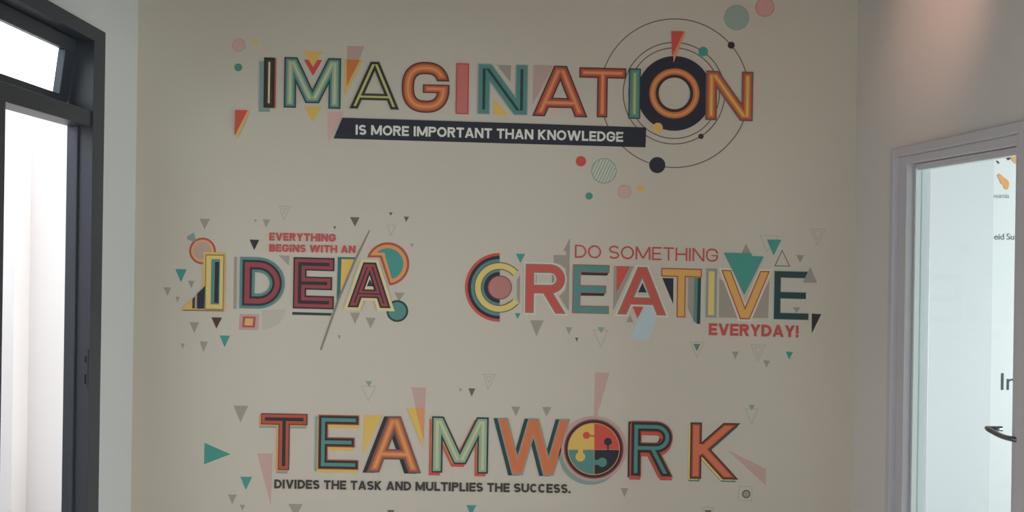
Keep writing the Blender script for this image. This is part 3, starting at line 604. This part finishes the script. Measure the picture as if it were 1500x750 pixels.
V3([(842.4, 494.4), (847.2, 494.5), (844.8, 501)], 'ink', 'tiny dark triangle below the teal E of CREATIVE')
V3([(1072, 514.8), (1081.9, 515.2), (1077, 526)], 'grey', 'small grey triangle below the first letters of EVERYDAY')
V3([(1117.8, 527.8), (1128, 528.2), (1122.6, 538.4)], 'grey', 'small grey triangle at the lowest point below EVERYDAY')
V3([(1151, 515.1), (1161.7, 515.5), (1155.9, 526.8)], 'teal', 'small teal triangle below the end of EVERYDAY')
outline_tri([(1112.8, 344), (1141.6, 345.6), (1123, 369.4)], 'faint', 'faint outlined triangle behind the mid sized teal triangle', GO)
outline_tri([(1134.2, 390), (1157.5, 390.5), (1145.6, 365.4)], 'ink', 'dark outlined upright triangle above the last E of CREATIVE', GO, 1.2)
outline_tri([(1186.6, 335.2), (1209.8, 335.8), (1197.6, 360.4)], 'faint', 'faint double outlined triangle at the upper right of CREATIVE', GO, 1, double=True)
outline_tri([(868.4, 483), (891.2, 483.5), (880, 509.4)], 'faint', 'faint outlined triangle holding a dark one below the teal E', GO, inner=([(875.5, 479.2), (885.5, 479.5), (880.5, 488)], 'gteal'))
outline_tri([(1009.6, 500), (1032.7, 500.6), (1021, 524)], 'faint', 'faint outlined triangle holding a teal one below the striped bar', GO, inner=([(1015.7, 503.5), (1025.8, 503.8), (1020.7, 514.4)], 'bteal'))
outline_tri([(1099.4, 504.4), (1122.2, 505), (1110, 530)], 'faint', 'faint double outlined triangle below the middle of EVERYDAY', GO, double=True)
og = centre([(946, 371)]); t = tag(empty('tagline', og), 'thin red lettering DO SOMETHING above CREATIVE', 'lettering'); lettering(['DO', 'SOMETHING'], 842, 377.6, 1051.6, 19.2, 1.15, .029, 'dred', t, og, 7, .11, .40)
og = centre([(1104, 485)]); t = tag(empty('tagline', og), 'bold red lettering EVERYDAY! below CREATIVE', 'lettering'); lettering(['EVERYDAY!'], 1038, 490.8, 1170, 17.4, 2.0, .026, 'dred', t, og, 7, .07)

# ------------------------------------------------------------------ mural: TEAMWORK
S3 = .0205; GW = 'big letters of the word TEAMWORK'
letter('T', 381.4, 687.6, 68, 82.6, 8.2, S3, [('face', 8.2, 'brown'), ('fill', 6.8, 'rust'), ('centre_line', 2.5, 'black')], 'rust letter T with black centre line and orange shadow, first letter of TEAMWORK', GW, under=[('low_shadow', -2.5, 5, 8.2, 'gteal'), ('side_shadow', -3, 2, 8.2, 'lorange')])
letter('E', 465.4, 687, 59.6, 79.8, 7.2, S3, [('face', 7.2, 'rust'), ('band', 5.9, 'black'), ('centre_line', 2.6, 'bteal')], 'black letter E with teal centre line, second letter of TEAMWORK', GW, under=[('side_shadow', -4.5, 3, 7.2, 'gteal'), ('low_shadow', -1, 4.5, 7.2, 'mustard')], opts={'mid': .9})
letter('A', 537, 691.6, 79.6, 83, 8.6, S3, [('face', 8.6, 'ink'), ('fill', 6.2, 'rust'), ('inner_band', 4.6, 'orange'), ('centre_line', 2, 'lorange')], 'orange letter A with black side shadow, third letter of TEAMWORK', GW, under=[('side_shadow', -6, .5, 8.6, 'black')], opts={'bar': .33})
letter('M', 631.6, 692, 83, 82.4, 8.1, S3, [('outline', 8.1, 'dgreen'), ('fill', 5.6, 'sage'), ('centre_line', 2, 'lsage')], 'sage green letter M with dark outline and red shadow, fourth letter of TEAMWORK', GW, under=[('low_shadow', -3.4, 4, 8.1, 'red'), ('side_shadow', -2.2, 1.5, 6.5, 'mustard')], opts={'v': .16})
letter('W', 727, 695, 107, 83.4, 7.6, S3, [('face', 7.6, 'gteal'), ('fill', 5.8, 'salmon'), ('centre_line', 2.8, 'orange')], 'rust orange letter W with black side shadow, fifth letter of TEAMWORK', GW, under=[('side_shadow', -5.5, .6, 7.6, 'dgreen')])
X, Y = 869.6, 657.3; og = centre([(X, Y)]); t = tag(empty('letter', og), 'letter O as a jigsaw disc of four coloured quarters, sixth letter of TEAMWORK', 'letter', GW)
for i, (nm, dx, dy, r, k) in enumerate((('shadow', -5, 6, 46.6, 'gteal'), ('mauve_ring', 0, 0, 47.6, 'mauve'), ('maroon_ring', 0, 0, 43.6, 'maroon'), ('black_ring', 0, 0, 41.8, 'black'), ('pale_rim', 0, 0, 38.2, 'lorange'))): sheet(nm, [circ(X+dx, Y+dy, r, 96)], 8+i, k, t, org=og)
disc = [circ(X, Y, 37, 96)]; cx, cy = 870.2, 658.2
def knob(x, y, r, x2, y2, hw): return [circ(x, y, r, 32), seg((x, y), (x2, y2), hw)]
kn = dict(red=knob(858.8, 637.4, 5.2, cx+1, 638.4, 1.1), navy=knob(890.2, 646.6, 5.6, 890.4, cy+1, 1.1), mustard=knob(849.9, 668.6, 7, 850.2, cy-1, 3.6), bteal=knob(882, 676.8, 6.8, cx-1, 677, 3.6))
for i, (k, bx) in enumerate((('mustard', rect(800, 600, cx-.4, cy-.4)), ('red', rect(cx+.4, 600, 930, cy-.4)), ('bteal', rect(800, cy+.4, cx-.4, 720)), ('navy', rect(cx+.4, cy+.4, 930, 720)))):
    qo = sheet('jigsaw_quarter', [bx], 13, k, t, clips=disc, org=og)
    sheet('jigsaw_knob', kn[k], 14, k, qo, org=og)
letter('R', 922.6, 697.6, 63.6, 81.4, 8, S3, [('face', 8, 'rust'), ('band', 6.6, 'black'), ('centre_line', 2.7, 'bteal')], 'black letter R with teal centre line and red shadow, seventh letter of TEAMWORK', GW, under=[('side_shadow', -3.5, 1, 8, 'black'), ('low_shadow', -1, 4.5, 8, 'red')], base=12, opts={'bowl': .42})
letter('K', 1010, 701, 73.4, 82.6, 8.4, S3, [('outline', 8.4, 'brown'), ('fill', 5.9, 'rust'), ('centre_line', 4, 'salmon')], 'rust salmon letter K with yellow and teal shadows, last letter of TEAMWORK', GW, under=[('low_shadow', -2, 4.2, 8, 'bteal'), ('side_shadow', -3.4, 2.4, 7.4, 'yellow')])
og = centre([(618, 713)]); t = tag(empty('tagline', og), 'bold black lettering DIVIDES THE TASK AND MULTIPLIES THE SUCCESS. below TEAMWORK', 'lettering'); lettering(['DIVIDES', 'THE', 'TASK', 'AND', 'MULTIPLIES', 'THE', 'SUCCESS.'], 401.8, 715.2, 836, 13.2, 1.55, .0165, 'text', t, og, 7)
GK = 'triangles around TEAMWORK'
W3 = lambda pts, k, lb, layer=2: poly(pts, k, lb, 'triangle', GK, layer, 'triangle_decal')
W3([(342, 594), (363.7, 594.3), (352.3, 618.8)], 'grey', 'grey triangle upper left of the T of TEAMWORK')
W3([(299.6, 648.5), (337.6, 665.2), (298.9, 680.2)], 'teal', 'teal triangle pointing right at the far left of TEAMWORK')
W3([(352, 698.2), (369.2, 698.5), (360, 717.6)], 'teal', 'teal triangle left of the start of the line DIVIDES THE TASK')
W3([(334, 724.2), (346.9, 724.4), (340.2, 738.6)], 'grey', 'small grey triangle at the lower left of TEAMWORK')
W3([(351.2, 739.3), (359.5, 739.5), (355, 748)], 'grey', 'tiny grey triangle at the lower left, lowest beside the pink spike')
W3([(422.2, 738), (443.5, 738.4), (433, 758)], 'grey', 'grey triangle below the word DIVIDES at the bottom edge')
W3([(567, 747), (578, 747.2), (572, 756)], 'ink', 'dark triangle cut by the bottom edge below the word AND')
W3([(683.3, 739.7), (697.6, 740.1), (689.9, 756)], 'teal', 'teal triangle at the bottom edge below the word MULTIPLIES')
W3([(532.7, 608), (559.6, 608.5), (531.4, 668)], 'mustard', 'mustard triangle left of the A of TEAMWORK')
W3([(672.8, 567.8), (677.8, 570.6), (673, 573.4)], 'grey', 'tiny grey triangle pointing right above the M of TEAMWORK')
W3([(686, 568.8), (696.2, 569), (691, 581)], 'ink', 'small dark triangle above the M of TEAMWORK')
W3([(749, 595.5), (762, 595.9), (755.7, 610.2)], 'grey', 'grey triangle above the W of TEAMWORK, the left of two')
W3([(793.9, 596), (807.7, 596.3), (800.5, 610.4)], 'grey', 'grey triangle above the W of TEAMWORK, the right of two')
W3([(909, 715), (920.2, 715.2), (914.8, 728.4)], 'grey', 'grey triangle below the R of TEAMWORK')
GS = 'striped pink spikes around TEAMWORK'
spike([(376.6, 664), (399.2, 664.4), (396.8, 739.8)], 'mauve', 'pink', 'pink striped spike pointing down left of the T of TEAMWORK', GS, 15)
spike([(602, 567.2), (624, 567.6), (620.6, 642)], 'mauve', 'pink', 'pink striped spike pointing down between A and M of TEAMWORK', GS, -10)
og = centre([(612, 620)]); t = tag(empty('triangle_decal', og), 'mustard spike with orange face between A and M of TEAMWORK', 'triangle', GK)
sheet('back', [[(596.4, 598), (621.6, 597.6), (619.6, 655.4)]], 6, 'mustard', t, org=og); sheet('front', [[(608.8, 597.9), (621.4, 597.6), (620.2, 643)]], 7, 'lorange', t, org=og)
spike([(871.4, 545), (892.6, 546), (874, 612), (869.8, 612)], 'mauve', 'pink', 'pink striped spike standing on top of the jigsaw O of TEAMWORK', GS, 8)
spike([(1065, 658.8), (1122, 686.6), (1121.6, 711.2)], 'mauve', 'pink', 'pink striped spike pointing at the K of TEAMWORK', GS, 120)
outline_tri([(528.4, 565), (551.2, 565.4), (539.8, 588)], 'faint', 'faint outlined triangle holding a dark one above the A of TEAMWORK', GO, inner=([(535.5, 558), (545.1, 558.4), (540.7, 567)], 'gteal'))
outline_tri([(708, 547.7), (726.4, 548.3), (714.5, 572.4)], 'faint', 'faint double outlined triangle above the M of TEAMWORK', GO, double=True)
outline_tri([(1091, 598), (1111.4, 598.5), (1100.7, 622)], 'faint', 'faint outlined triangle holding a grey green one right of the K of TEAMWORK', GO, inner=([(1096.7, 593), (1105.4, 593.3), (1101, 601.6)], 'gteal'))
outline_tri([(1026.6, 742.4), (1046.4, 743), (1037, 765)], 'faint', 'faint outlined triangle holding a dark one, cut by the bottom edge below the K', GO, inner=([(1031.8, 747), (1042.6, 747.4), (1037, 756.4)], 'ink'))
og = centre([(1092, 723)]); t = tag(empty('square_decal', og), 'faint outlined square with a grey dot below the right foot of the K', 'square')
sheet('outline', [q(1081.4, 711.8, 1101.6, 733.4)], 2, 'faint', t, [q(1082.3, 712.7, 1100.7, 732.5)], org=og); sheet('dot_ring', [circ(1093, 723.6, 6.2, 40)], 3, 'ink', t, [circ(1093, 723.6, 4.4, 40)], org=og); sheet('dot', [circ(1093, 723.6, 4.4, 40)], 3, 'grey', t, org=og)
